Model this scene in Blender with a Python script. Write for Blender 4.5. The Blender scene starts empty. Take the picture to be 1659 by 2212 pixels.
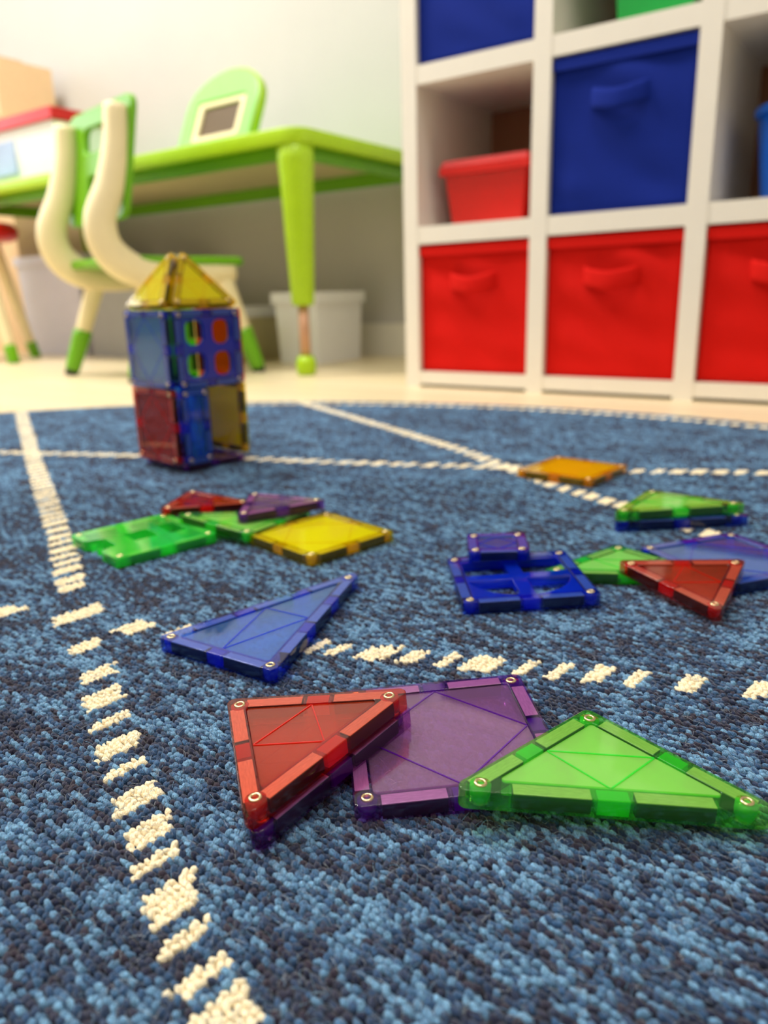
import bpy, bmesh, math, random
import numpy as np
from mathutils import Vector, Matrix

random.seed(7)
rng = np.random.default_rng(11)
S = bpy.context.scene
COL = S.collection

# ------------------------------------------------------------------ camera
W, H = 1659.0, 2212.0
FPX = 1650.0
PITCH = math.atan((1106 - 640) / FPX)
ROLL = math.radians(-1.5)
CAMZ = 0.166
_c, _s = math.cos(PITCH), math.sin(PITCH)
_R0 = np.array([1.0, 0, 0]); FWD = np.array([0, _c, -_s]); _U0 = np.array([0, _s, _c])
RGT = math.cos(ROLL) * _R0 + math.sin(ROLL) * _U0
UPV = -math.sin(ROLL) * _R0 + math.cos(ROLL) * _U0
CPOS = np.array([0, 0, CAMZ])

def unproj(u, v, z=0.0):
    """photo pixel -> point on the horizontal plane at height z"""
    d = FWD + RGT * (u - W / 2) / FPX - UPV * (v - H / 2) / FPX
    return CPOS + d * ((z - CPOS[2]) / d[2])

cam_data = bpy.data.cameras.new('camera')
cam = bpy.data.objects.new('camera', cam_data)
COL.objects.link(cam)
cam.matrix_world = Matrix(((RGT[0], UPV[0], -FWD[0], CPOS[0]), (RGT[1], UPV[1], -FWD[1], CPOS[1]),
                           (RGT[2], UPV[2], -FWD[2], CPOS[2]), (0, 0, 0, 1)))
cam_data.sensor_fit = 'HORIZONTAL'
cam_data.sensor_width = 36.0
cam_data.lens = FPX / W * 36.0
cam_data.clip_start = 0.01
cam_data.clip_end = 60
cam_data.dof.use_dof = True
cam_data.dof.focus_distance = 0.285
cam_data.dof.aperture_fstop = 10.6
cam_data.dof.aperture_blades = 0
S.camera = cam

# ------------------------------------------------------------------ world, light, exposure
world = bpy.data.worlds.new('world')
S.world = world
world.use_nodes = True
bg = world.node_tree.nodes['Background']
bg.inputs[0].default_value = (1.0, 0.97, 0.92, 1)
bg.inputs[1].default_value = 0.3
S.view_settings.view_transform = 'Standard'
S.view_settings.look = 'None'
S.view_settings.exposure = 0.18
S.view_settings.gamma = 1.0
S.view_settings.use_curve_mapping = False
S.cycles.max_bounces = 9
S.cycles.transparent_max_bounces = 36
S.cycles.diffuse_bounces = 4
S.cycles.caustics_reflective = False
S.cycles.caustics_refractive = False

FLOORZ = -0.008
CEIL = 2.45
# room axes: E along the back wall (towards the right and the camera), V into the wall
YAW = math.radians(-35.5)
E = Vector((math.cos(YAW), math.sin(YAW), 0))
V = Vector((-math.sin(YAW), math.cos(YAW), 0))
ORG = Vector((0.0642, 1.530, 0))          # shelf front line, left divider
WALLOFF = 0.66

def room(a, b, z=0.0):
    return ORG + E * a + V * b + Vector((0, 0, z))

LAMPS = [(-1.35, -0.55, 52), (0.45, -0.75, 12), (-1.6, -2.4, 7), (0.6, -2.6, 8)]
for (a, b, pw) in LAMPS:
    ld = bpy.data.lights.new('ceiling_lamp_light', 'AREA')
    ld.shape = 'RECTANGLE'; ld.size = 1.15; ld.size_y = 0.55
    ld.energy = pw
    ld.color = (1.0, 0.965, 0.915)
    lo = bpy.data.objects.new('ceiling_lamp_light', ld)
    COL.objects.link(lo)
    lo.location = room(a, b, CEIL - 0.065)
    lo.rotation_euler = (0, 0, YAW)

# ------------------------------------------------------------------ materials
def new_mat(name):
    m = bpy.data.materials.new(name)
    m.use_nodes = True
    nt = m.node_tree
    nt.nodes.clear()
    return m, nt

def N(nt, t, **kw):
    n = nt.nodes.new(t)
    for k, v in kw.items():
        setattr(n, k, v)
    return n

def srgb(r, g, b):
    f = lambda c: (c / 255 / 12.92) if c / 255 <= 0.04045 else ((c / 255 + 0.055) / 1.055) ** 2.4
    return (f(r), f(g), f(b), 1)

def solid(name, col, rough=0.5, noise=0.06, scale=40, bump=0.0, metal=0.0, spec=0.5, stretch=None):
    m, nt = new_mat(name)
    out = N(nt, 'ShaderNodeOutputMaterial')
    p = N(nt, 'ShaderNodeBsdfPrincipled')
    p.inputs['Roughness'].default_value = rough
    p.inputs['Metallic'].default_value = metal
    p.inputs['Specular IOR Level'].default_value = spec
    tc = N(nt, 'ShaderNodeTexCoord')
    nz = N(nt, 'ShaderNodeTexNoise')
    nz.inputs['Scale'].default_value = scale
    nz.inputs['Detail'].default_value = 4
    src = tc.outputs['Object']
    if stretch:
        mp = N(nt, 'ShaderNodeMapping')
        mp.inputs['Scale'].default_value = stretch
        nt.links.new(src, mp.inputs[0]); src = mp.outputs[0]
    nt.links.new(src, nz.inputs['Vector'])
    rp = N(nt, 'ShaderNodeValToRGB')
    rp.color_ramp.elements[0].position = 0.3
    rp.color_ramp.elements[1].position = 0.7
    rp.color_ramp.elements[0].color = tuple(c * (1 - noise) for c in col[:3]) + (1,)
    rp.color_ramp.elements[1].color = tuple(min(1, c * (1 + noise)) for c in col[:3]) + (1,)
    nt.links.new(nz.outputs['Fac'], rp.inputs[0])
    nt.links.new(rp.outputs[0], p.inputs['Base Color'])
    if bump:
        b = N(nt, 'ShaderNodeBump')
        b.inputs['Strength'].default_value = bump
        b.inputs['Distance'].default_value = 0.002
        nt.links.new(nz.outputs['Fac'], b.inputs['Height'])
        nt.links.new(b.outputs[0], p.inputs['Normal'])
    nt.links.new(p.outputs[0], out.inputs[0])
    return m

def plastic(name, tcol, dcol, dfrac, rough=0.02, through=0.5):
    """clear tinted plastic sheet: tinted see-through, a little body colour, Fresnel gloss on both sides"""
    m, nt = new_mat(name)
    out = N(nt, 'ShaderNodeOutputMaterial')
    geo = N(nt, 'ShaderNodeNewGeometry')
    ior = N(nt, 'ShaderNodeMapRange')
    ior.inputs['To Min'].default_value = 1.5
    ior.inputs['To Max'].default_value = 1 / 1.5
    nt.links.new(geo.outputs['Backfacing'], ior.inputs['Value'])
    fr = N(nt, 'ShaderNodeFresnel')
    nt.links.new(ior.outputs[0], fr.inputs['IOR'])
    tr = N(nt, 'ShaderNodeBsdfTransparent'); tr.inputs[0].default_value = tcol
    df = N(nt, 'ShaderNodeBsdfDiffuse'); df.inputs[0].default_value = dcol
    tl = N(nt, 'ShaderNodeBsdfTranslucent'); tl.inputs[0].default_value = dcol
    mx0 = N(nt, 'ShaderNodeMixShader'); mx0.inputs[0].default_value = through
    nt.links.new(df.outputs[0], mx0.inputs[1]); nt.links.new(tl.outputs[0], mx0.inputs[2])
    mx1 = N(nt, 'ShaderNodeMixShader'); mx1.inputs[0].default_value = dfrac
    nt.links.new(tr.outputs[0], mx1.inputs[1]); nt.links.new(mx0.outputs[0], mx1.inputs[2])
    gl = N(nt, 'ShaderNodeBsdfGlossy'); gl.inputs['Roughness'].default_value = rough
    # faint surface waviness so reflections wobble as on moulded plastic
    tc = N(nt, 'ShaderNodeTexCoord'); nz = N(nt, 'ShaderNodeTexNoise')
    nz.inputs['Scale'].default_value = 60
    nt.links.new(tc.outputs['Object'], nz.inputs['Vector'])
    b = N(nt, 'ShaderNodeBump'); b.inputs['Strength'].default_value = 0.015; b.inputs['Distance'].default_value = 0.001
    nt.links.new(nz.outputs['Fac'], b.inputs['Height']); nt.links.new(b.outputs[0], gl.inputs['Normal'])
    mx2 = N(nt, 'ShaderNodeMixShader')
    nt.links.new(fr.outputs[0], mx2.inputs[0])
    nt.links.new(mx1.outputs[0], mx2.inputs[1]); nt.links.new(gl.outputs[0], mx2.inputs[2])
    nt.links.new(mx2.outputs[0], out.inputs[0])
    return m

# tint of each plastic: (frame transmission, frame body, frame body share, panel transmission, panel body, panel share)
TINT = {
    'red':    ((0.97, 0.40, 0.30, 1), (0.90, 0.04, 0.015, 1), 0.05, (0.97, 0.40, 0.22, 1), (0.92, 0.13, 0.03, 1), 0.14, (0.99, 0.02, 0.005, 1)),
    'green':  ((0.68, 0.99, 0.40, 1), (0.08, 1.00, 0.14, 1), 0.10, (0.72, 0.99, 0.52, 1), (0.48, 1.00, 0.22, 1), 0.46, (0.05, 1.00, 0.12, 1)),
    'blue':   ((0.28, 0.44, 0.97, 1), (0.004, 0.05, 0.78, 1), 0.06, (0.36, 0.70, 0.97, 1), (0.06, 0.34, 0.95, 1), 0.17, (0.004, 0.05, 0.90, 1)),
    'purple': ((0.78, 0.46, 0.80, 1), (0.18, 0.02, 0.50, 1), 0.05, (0.88, 0.72, 0.90, 1), (0.62, 0.32, 0.62, 1), 0.16, (0.18, 0.01, 0.62, 1)),
    'yellow': ((0.99, 0.86, 0.10, 1), (0.99, 0.76, 0.004, 1), 0.10, (0.99, 0.94, 0.13, 1), (0.99, 0.90, 0.008, 1), 0.58, (0.99, 0.74, 0.003, 1)),
    'orange': ((0.98, 0.70, 0.05, 1), (0.98, 0.64, 0.003, 1), 0.20, (0.98, 0.72, 0.06, 1), (0.98, 0.68, 0.004, 1), 0.58, (0.97, 0.62, 0.003, 1)),
}
PLAST = {}
for k, (ft, fd, ff, pt, pd, pf, bd_) in TINT.items():
    PLAST[k] = (plastic(k + '_frame_plastic', ft, fd, ff), plastic(k + '_panel_plastic', pt, pd, pf, 0.02, 0.32),
                plastic(k + '_block_plastic', ft, bd_, 0.50))

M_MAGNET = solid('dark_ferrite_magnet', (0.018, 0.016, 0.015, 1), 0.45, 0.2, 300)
M_MAGSHEEN = solid('painted_magnet_sheen', (0.52, 0.49, 0.46, 1), 0.40, 0.16, 260, metal=0.35, stretch=(1, 6, 1))  # pale magnet tops: the bright reflection is put into the colour
M_RIVET = solid('brass_rivet', (0.80, 0.66, 0.38, 1), 0.25, 0.05, 200, metal=1.0)
M_HOLE = solid('dark_rivet_bore', (0.02, 0.015, 0.01, 1), 0.6)
M_WALL = solid('warm_white_wall_paint', srgb(197, 194, 189), 0.85, 0.015, 6, 0.02)
M_CEIL = solid('white_ceiling_paint', srgb(238, 235, 228), 0.9, 0.01, 6)
M_BASE = solid('baseboard_paint', srgb(232, 228, 216), 0.5, 0.02, 10)
M_SHELF = solid('white_laminate', srgb(238, 232, 220), 0.4, 0.012, 20)
M_SHBACK = solid('brown_hardboard', srgb(150, 100, 70), 0.7, 0.06, 30)
M_REDFAB = solid('red_bin_fabric', srgb(208, 14, 3), 0.85, 0.07, 500, 0.15, spec=0.2)
M_BLUEFAB = solid('blue_bin_fabric', srgb(8, 36, 132), 0.85, 0.07, 500, 0.15, spec=0.2)
M_REDPL = solid('red_tub_plastic', srgb(208, 14, 4), 0.35, 0.03, 30)
M_BLUEPL = solid('blue_bucket_plastic', srgb(10, 105, 225), 0.3, 0.03, 30)
M_GREENPL = solid('green_tub_plastic', srgb(12, 160, 66), 0.35, 0.03, 30)
M_LIME = solid('lime_plastic', srgb(166, 206, 0), 0.4, 0.03, 30)
M_GREENC = solid('green_chair_plastic', srgb(104, 170, 0), 0.4, 0.03, 30)
M_TABTOP = solid('pale_green_tabletop', srgb(150, 205, 120), 0.25, 0.03, 20)
M_UNDER = solid('beige_table_underside', srgb(205, 195, 150), 0.7, 0.03, 30)
M_CREAM = solid('cream_chair_plastic', srgb(238, 222, 178), 0.45, 0.02, 30)
M_BLACK = solid('black_rubber', (0.015, 0.015, 0.015, 1), 0.7)
M_STEEL = solid('copper_grey_tube', srgb(196, 150, 120), 0.4, 0.05, 40, metal=0.4)
M_WHITEPL = solid('white_plastic', srgb(236, 236, 238), 0.4, 0.015, 20)
M_TAN = solid('tan_cardboard', srgb(226, 192, 150), 0.8, 0.04, 60)
M_DARKSCR = solid('dark_brown_screen', srgb(92, 70, 40), 0.5, 0.05, 60)
M_GREYPL = solid('grey_plastic', srgb(160, 160, 162), 0.5, 0.03, 20)
M_LILAC = solid('pale_lilac_plastic', srgb(214, 210, 226), 0.45, 0.02, 20)
M_PRINT = solid('pale_blue_print', srgb(170, 190, 225), 0.6, 0.12, 14)

def emission(name, col, st):
    m, nt = new_mat(name)
    out = N(nt, 'ShaderNodeOutputMaterial'); e = N(nt, 'ShaderNodeEmission')
    e.inputs[0].default_value = col; e.inputs[1].default_value = st
    nt.links.new(e.outputs[0], out.inputs[0])
    return m
M_DIFFUSER = emission('lamp_diffuser', (1, 0.965, 0.915, 1), 4.0)

def floor_mat():
    m, nt = new_mat('pale_wood_floor')
    out = N(nt, 'ShaderNodeOutputMaterial'); p = N(nt, 'ShaderNodeBsdfPrincipled')
    tc = N(nt, 'ShaderNodeTexCoord')
    mp = N(nt, 'ShaderNodeMapping'); mp.inputs['Rotation'].default_value = (0, 0, -YAW)
    br = N(nt, 'ShaderNodeTexBrick')
    br.inputs['Scale'].default_value = 1.0
    br.inputs['Brick Width'].default_value = 1.2; br.inputs['Row Height'].default_value = 0.12
    br.inputs['Mortar Size'].default_value = 0.0015
    br.inputs['Color1'].default_value = srgb(240, 224, 186); br.inputs['Color2'].default_value = srgb(232, 212, 170)
    br.inputs['Mortar'].default_value = srgb(190, 165, 120)
    nz = N(nt, 'ShaderNodeTexNoise'); nz.inputs['Scale'].default_value = 3
    mp2 = N(nt, 'ShaderNodeMapping'); mp2.inputs['Scale'].default_value = (2, 30, 1); mp2.inputs['Rotation'].default_value = (0, 0, -YAW)
    mx = N(nt, 'ShaderNodeMixRGB', blend_type='MULTIPLY'); mx.inputs[0].default_value = 0.12
    nt.links.new(tc.outputs['Object'], mp.inputs[0]); nt.links.new(mp.outputs[0], br.inputs['Vector'])
    nt.links.new(tc.outputs['Object'], mp2.inputs[0]); nt.links.new(mp2.outputs[0], nz.inputs['Vector'])
    nt.links.new(br.outputs['Color'], mx.inputs[1]); nt.links.new(nz.outputs['Color'], mx.inputs[2])
    nt.links.new(mx.outputs[0], p.inputs['Base Color'])
    p.inputs['Roughness'].default_value = 0.38
    nt.links.new(p.outputs[0], out.inputs[0])
    return m
M_FLOOR = floor_mat()

def wool_mat(name, attr=True, col=None, lo=0.34):
    m, nt = new_mat(name)
    out = N(nt, 'ShaderNodeOutputMaterial'); p = N(nt, 'ShaderNodeBsdfPrincipled')
    p.inputs['Roughness'].default_value = 0.95; p.inputs['Specular IOR Level'].default_value = 0.12
    p.inputs['Sheen Weight'].default_value = 0.25; p.inputs['Sheen Roughness'].default_value = 0.5
    tc = N(nt, 'ShaderNodeTexCoord')
    mp = N(nt, 'ShaderNodeMapping'); mp.inputs['Rotation'].default_value = (0, 0, math.radians(-48)); mp.inputs['Scale'].default_value = (1, 0.22, 1)
    nz = N(nt, 'ShaderNodeTexNoise'); nz.inputs['Scale'].default_value = 2600; nz.inputs['Detail'].default_value = 3
    nt.links.new(tc.outputs['Object'], mp.inputs[0]); nt.links.new(mp.outputs[0], nz.inputs['Vector'])
    rp = N(nt, 'ShaderNodeMapRange'); rp.inputs['From Min'].default_value = 0.3; rp.inputs['From Max'].default_value = 0.7
    rp.inputs['To Min'].default_value = lo; rp.inputs['To Max'].default_value = 1.45
    nt.links.new(nz.outputs['Fac'], rp.inputs['Value'])
    mx = N(nt, 'ShaderNodeMixRGB', blend_type='MULTIPLY'); mx.inputs[0].default_value = 1.0
    if attr:
        at = N(nt, 'ShaderNodeAttribute'); at.attribute_name = 'yarn'
        nt.links.new(at.outputs['Color'], mx.inputs[1])
    else:
        mx.inputs[1].default_value = col
    nt.links.new(rp.outputs[0], mx.inputs[2])
    nt.links.new(mx.outputs[0], p.inputs['Base Color'])
    b = N(nt, 'ShaderNodeBump'); b.inputs['Strength'].default_value = 0.9; b.inputs['Distance'].default_value = 0.0005
    nt.links.new(nz.outputs['Fac'], b.inputs['Height']); nt.links.new(b.outputs[0], p.inputs['Normal'])
    nt.links.new(p.outputs[0], out.inputs[0])
    return m
M_YARN = wool_mat('heathered_blue_yarn')
CREAMCOL = srgb(250, 235, 200)
M_DASH = wool_mat('cream_yarn', False, CREAMCOL, 0.72)

def rugbase_mat():
    m, nt = new_mat('blue_rug_backing')
    out = N(nt, 'ShaderNodeOutputMaterial'); p = N(nt, 'ShaderNodeBsdfPrincipled')
    p.inputs['Roughness'].default_value = 0.95; p.inputs['Specular IOR Level'].default_value = 0.1
    tc = N(nt, 'ShaderNodeTexCoord'); nz = N(nt, 'ShaderNodeTexNoise'); nz.inputs['Scale'].default_value = 420
    nt.links.new(tc.outputs['Object'], nz.inputs['Vector'])
    rp = N(nt, 'ShaderNodeValToRGB')
    rp.color_ramp.elements[0].color = srgb(18, 24, 44); rp.color_ramp.elements[1].color = srgb(72, 108, 146)
    rp.color_ramp.elements[0].position = 0.42; rp.color_ramp.elements[1].position = 0.62
    nt.links.new(nz.outputs['Fac'], rp.inputs[0]); nt.links.new(rp.outputs[0], p.inputs['Base Color'])
    nt.links.new(p.outputs[0], out.inputs[0])
    return m
M_RUGBASE = rugbase_mat()

# ------------------------------------------------------------------ mesh helpers
def setmat(o, m):
    if len(o.data.materials) == 0:
        o.data.materials.append(None)
    o.material_slots[0].link = 'OBJECT'
    o.material_slots[0].material = m

def link(name, mesh, mat, parent=None, loc=None, rot=None):
    o = bpy.data.objects.new(name, mesh)
    COL.objects.link(o)
    if mat is not None:
        setmat(o, mat)
    if parent is not None:
        o.parent = parent
    if loc is not None:
        o.location = loc
    if rot is not None:
        o.rotation_euler = rot
    return o

def empty(name, loc=(0, 0, 0), rz=0.0):
    o = bpy.data.objects.new(name, None)
    o.empty_display_size = 0.05
    COL.objects.link(o)
    o.location = loc
    o.rotation_euler = (0, 0, rz)
    return o

def tag(o, label=None, cat=None, group=None, kind=None):
    if label: o['label'] = label
    if cat: o['category'] = cat
    if group: o['group'] = group
    if kind: o['kind'] = kind
    return o

def finish(bm, name, smooth=False, bevel=0.0, seg=2):
    if bevel:
        bmesh.ops.bevel(bm, geom=[e for e in bm.edges if len(e.link_faces) == 2 and e.calc_face_angle(0) > 0.5],
                        offset=bevel, segments=seg, affect='EDGES', profile=0.6)
    bmesh.ops.recalc_face_normals(bm, faces=bm.faces)
    me = bpy.data.meshes.new(name)
    bm.to_mesh(me); bm.free()
    if smooth:
        for p in me.polygons: p.use_smooth = True
    return me

def bx(bm, c, s, rz=0.0, taper=1.0):
    """box centred at c with full sizes s; taper scales the bottom face"""
    vs = []
    for dz in (-1, 1):
        k = taper if dz < 0 else 1.0
        for dx, dy in ((-1, -1), (1, -1), (1, 1), (-1, 1)):
            x, y = dx * s[0] / 2 * k, dy * s[1] / 2 * k
            vs.append(bm.verts.new((c[0] + x * math.cos(rz) - y * math.sin(rz), c[1] + x * math.sin(rz) + y * math.cos(rz), c[2] + dz * s[2] / 2)))
    for f in ((3, 2, 1, 0), (4, 5, 6, 7), (0, 1, 5, 4), (1, 2, 6, 5), (2, 3, 7, 6), (3, 0, 4, 7)):
        bm.faces.new([vs[i] for i in f])

def box_mesh(name, s, bevel=0.0, c=(0, 0, 0), taper=1.0, smooth=False):
    bm = bmesh.new(); bx(bm, c, s, 0, taper)
    return finish(bm, name, smooth, bevel)

def lathe_mesh(name, prof, n=28, smooth=True):
    bm = bmesh.new(); rings = []
    for r, z in prof:
        rings.append([bm.verts.new((max(r, 1e-5) * math.cos(2 * math.pi * i / n), max(r, 1e-5) * math.sin(2 * math.pi * i / n), z)) for i in range(n)])
    for a, b in zip(rings[:-1], rings[1:]):
        for i in range(n):
            bm.faces.new((a[i], a[(i + 1) % n], b[(i + 1) % n], b[i]))
    bmesh.ops.remove_doubles(bm, verts=bm.verts, dist=2e-5)
    return finish(bm, name, smooth)

def catmull(pts, k=6):
    pts = [Vector(p) for p in pts]
    P = [pts[0] * 2 - pts[1]] + pts + [pts[-1] * 2 - pts[-2]]
    out = []
    for i in range(1, len(P) - 2):
        for j in range(k):
            t = j / k
            a, b, c, d = P[i - 1], P[i], P[i + 1], P[i + 2]
            out.append(0.5 * ((2 * b) + (c - a) * t + (2 * a - 5 * b + 4 * c - d) * t * t + (3 * b - a - 3 * c + d) * t ** 3))
    out.append(pts[-1])
    return out

def sweep_mesh(name, path, side, widths, thick, k=6, n=10):
    """rounded bar swept along a path; side = axis of the width, thickness lies in the bend plane"""
    pts = catmull(path, k)
    side = Vector(side).normalized()
    bm = bmesh.new(); rings = []
    m = len(pts)
    for i, p in enumerate(pts):
        t = (pts[min(i + 1, m - 1)] - pts[max(i - 1, 0)]).normalized()
        nrm = t.cross(side).normalized()
        f = i / (m - 1) * (len(widths) - 1)
        i0 = min(int(f), len(widths) - 2); w = widths[i0] * (1 - (f - i0)) + widths[i0 + 1] * (f - i0)
        ring = []
        for j in range(n):
            a = 2 * math.pi * j / n
            cx, cy = math.cos(a), math.sin(a)
            sx = math.copysign(abs(cx) ** 0.6, cx) * thick / 2; sy = math.copysign(abs(cy) ** 0.6, cy) * w / 2
            ring.append(bm.verts.new(p + side * sx + nrm * sy))
        rings.append(ring)
    for a, b in zip(rings[:-1], rings[1:]):
        for j in range(n):
            bm.faces.new((a[j], a[(j + 1) % n], b[(j + 1) % n], b[j]))
    bm.faces.new(rings[0][::-1]); bm.faces.new(rings[-1])
    return finish(bm, name, True)

def outline_mesh(name, loops, z0, z1, bevel=0.0, extra=None):
    """flat plate with holes: loops[0] outside, the others holes, extruded from z0 to z1"""
    cu = bpy.data.curves.new('tmp', 'CURVE')
    cu.dimensions = '2D'; cu.fill_mode = 'BOTH'
    for lp in loops:
        sp = cu.splines.new('POLY')
        sp.points.add(len(lp) - 1)
        for i, (x, y) in enumerate(lp):
            sp.points[i].co = (x, y, 0, 1)
        sp.use_cyclic_u = True
    cu.extrude = (z1 - z0) / 2 - bevel
    cu.bevel_depth = bevel; cu.bevel_resolution = 1; cu.offset = -bevel
    ob = bpy.data.objects.new('tmp', cu); COL.objects.link(ob)
    dg = bpy.context.evaluated_depsgraph_get()
    me = bpy.data.meshes.new_from_object(ob.evaluated_get(dg))
    bpy.data.objects.remove(ob); bpy.data.curves.remove(cu)
    bm = bmesh.new(); bm.from_mesh(me); bpy.data.meshes.remove(me)
    bmesh.ops.remove_doubles(bm, verts=bm.verts, dist=1e-5)
    for v in bm.verts: v.co.z += (z0 + z1) / 2
    if extra: extra(bm)
    me = finish(bm, name)
    me.materials.clear()
    return me

def line_isect(p, d, q, e):
    den = d[0] * e[1] - d[1] * e[0]
    t = ((q[0] - p[0]) * e[1] - (q[1] - p[1]) * e[0]) / den
    return (p[0] + d[0] * t, p[1] + d[1] * t)

def inset(poly, d):
    n = len(poly); L = []
    for i in range(n):
        a, b = poly[i], poly[(i + 1) % n]
        dx, dy = b[0] - a[0], b[1] - a[1]; l = math.hypot(dx, dy)
        L.append(((a[0] - dy / l * d, a[1] + dx / l * d), (dx / l, dy / l)))
    return [line_isect(*L[i - 1], *L[i]) for i in range(n)]

def rounded(poly, r, seg=5):
    n = len(poly); out = []
    for i in range(n):
        a, p, b = Vector(poly[i - 1]), Vector(poly[i]), Vector(poly[(i + 1) % n])
        u, v = (a - p).normalized(), (b - p).normalized()
        ang = u.angle(v)
        rr = min(r, 0.45 * math.tan(ang / 2) * min((a - p).length, (b - p).length))
        t = rr / math.tan(ang / 2)
        c = p + (u + v).normalized() * (rr / math.sin(ang / 2))
        s0, s1 = p + u * t - c, p + v * t - c
        a0 = math.atan2(s0.y, s0.x); da = (math.atan2(s1.y, s1.x) - a0 + math.pi) % (2 * math.pi) - math.pi
        for j in range(seg + 1):
            q = a0 + da * j / seg
            out.append((c.x + rr * math.cos(q), c.y + rr * math.sin(q)))
    return out

# ------------------------------------------------------------------ the room
def plane_slab(name, corners, thick_vec, mat, kind='structure'):
    bm = bmesh.new()
    a = [bm.verts.new(Vector(c)) for c in corners]
    b = [bm.verts.new(Vector(c) + Vector(thick_vec)) for c in corners]
    n = len(a)
    bm.faces.new(a); bm.faces.new(b[::-1])
    for i in range(n):
        bm.faces.new((a[i], b[i], b[(i + 1) % n], a[(i + 1) % n]))
    o = link(name, finish(bm, name), mat)
    tag(o, kind=kind)
    return o

A0, A1, B0, B1 = -3.6, 2.4, -3.9, WALLOFF
rc = lambda a, b, z: tuple(room(a, b, z))
fl = plane_slab('floor', [rc(A0, B0, FLOORZ), rc(A1, B0, FLOORZ), rc(A1, B1, FLOORZ), rc(A0, B1, FLOORZ)], (0, 0, -0.05), M_FLOOR)
tag(fl, 'pale cream wooden floor around the blue rug', 'floor')
o = plane_slab('wall_back', [rc(A0, B1, FLOORZ), rc(A1, B1, FLOORZ), rc(A1, B1, CEIL), rc(A0, B1, CEIL)], V * 0.1, M_WALL)
tag(o, 'warm white wall behind the table and the cube shelf', 'wall')
o = plane_slab('wall_left', [rc(A0, B0, FLOORZ), rc(A0, B1, FLOORZ), rc(A0, B1, CEIL), rc(A0, B0, CEIL)], E * -0.1, M_WALL)
tag(o, 'warm white side wall beyond the table', 'wall')
o = plane_slab('wall_right', [rc(A1, B0, FLOORZ), rc(A1, B1, FLOORZ), rc(A1, B1, CEIL), rc(A1, B0, CEIL)], E * 0.1, M_WALL)
tag(o, 'warm white side wall beyond the cube shelf', 'wall')
o = plane_slab('wall_front', [rc(A0, B0, FLOORZ), rc(A1, B0, FLOORZ), rc(A1, B0, CEIL), rc(A0, B0, CEIL)], V * -0.1, M_WALL)
tag(o, 'warm white wall opposite the shelf', 'wall')
o = plane_slab('ceiling', [rc(A0, B0, CEIL), rc(A1, B0, CEIL), rc(A1, B1, CEIL), rc(A0, B1, CEIL)], (0, 0, 0.1), M_CEIL)
tag(o, 'plain white ceiling', 'ceiling')
o = link('baseboard_back', box_mesh('baseboard', (A1 - A0, 0.014, 0.095), 0.003), M_BASE, None, room((A0 + A1) / 2, B1 - 0.007, FLOORZ + 0.0475), (0, 0, YAW))
tag(o, 'off white baseboard along the back wall', 'baseboard', kind='structure')
# unseen window added to the side wall for daylight and tile reflections
M_DAYPANE = emission('added_daylight_pane', (0.90, 0.96, 1.0, 1), 5.0)
wn = empty('added_window', room(A0, -0.65, 0.85), YAW)
tag(wn, 'white framed window added out of view for daylight and reflections', 'window', kind='structure')
bm = bmesh.new()
for s_ in (-1, 1):
    bx(bm, (0.02, s_ * 0.72, 0.65), (0.05, 0.06, 1.36)); bx(bm, (0.02, 0, 0.65 + s_ * 0.65), (0.05, 1.50, 0.06))
link('window_frame', finish(bm, 'window_frame', False, 0.004), M_WHITEPL, wn)
for s_ in (-1, 1):
    link('pane', box_mesh('pane', (0.008, 0.67, 1.24), 0, (0.008, s_ * 0.345, 0.65)), M_DAYPANE, wn)
link('mullion', box_mesh('mullion', (0.05, 0.035, 1.26), 0.003, (0.02, 0, 0.65)), M_WHITEPL, wn)
link('window_sill', box_mesh('window_sill', (0.12, 1.56, 0.03), 0.004, (0.06, 0, -0.045)), M_WHITEPL, wn)
lamp_words = ['above the table', 'above the rug and shelf', 'over the open floor on the table side', 'over the open floor on the shelf side']
for i, (a, b, pw) in enumerate(LAMPS):
    r = empty('ceiling_lamp', room(a, b, CEIL), YAW)
    tag(r, 'flat white rectangular ceiling lamp ' + lamp_words[i], 'lamp', 'ceiling lamps')
    bm = bmesh.new()
    for s in (-1, 1):
        bx(bm, (0, s * 0.30, -0.03), (1.26, 0.03, 0.06)); bx(bm, (s * 0.615, 0, -0.03), (0.03, 0.57, 0.06))
    link('housing', finish(bm, 'housing'), M_WHITEPL, r)
    link('diffuser', box_mesh('diffuser', (1.2, 0.57, 0.006), 0, (0, 0, -0.045)), M_DIFFUSER, r)

# ------------------------------------------------------------------ cube shelf
CW, RH, TH = 0.258, 0.2696, 0.031
Z0 = 0.004                     # centre height of the bottom board
SD = 0.30                      # shelf depth
NC, NR = 3, 3
shelf = empty('cube_shelf', room(0, 0, FLOORZ), YAW)
tag(shelf, 'white laminate cube shelf with three rows of square compartments', 'shelf')
zl = lambda j: (Z0 - FLOORZ) + j * RH          # board centre above floor (local)
tot = zl(NR) + TH / 2
for i in range(NC + 1):
    nm = 'side_panel' if i in (0, NC) else 'upright'
    link(nm, box_mesh(nm, (TH, SD, tot), 0.0015), M_SHELF, shelf, (i * CW, SD / 2, tot / 2))
for j in range(NR + 1):
    th = 0.024 if j == 0 else TH
    zc = zl(j) - (TH - th) / 2 * 0 if j else 0.012
    if j == 0:
        zc = 0.012 + 0.006
    for i in range(NC):
        nm = 'top_board' if j == NR else ('bottom_board' if j == 0 else 'shelf_board')
        link(nm, box_mesh(nm, (CW - TH, SD - 0.001, th), 0.0015), M_SHELF, shelf, ((i + 0.5) * CW, SD / 2 + 0.0005, zc))
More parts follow.
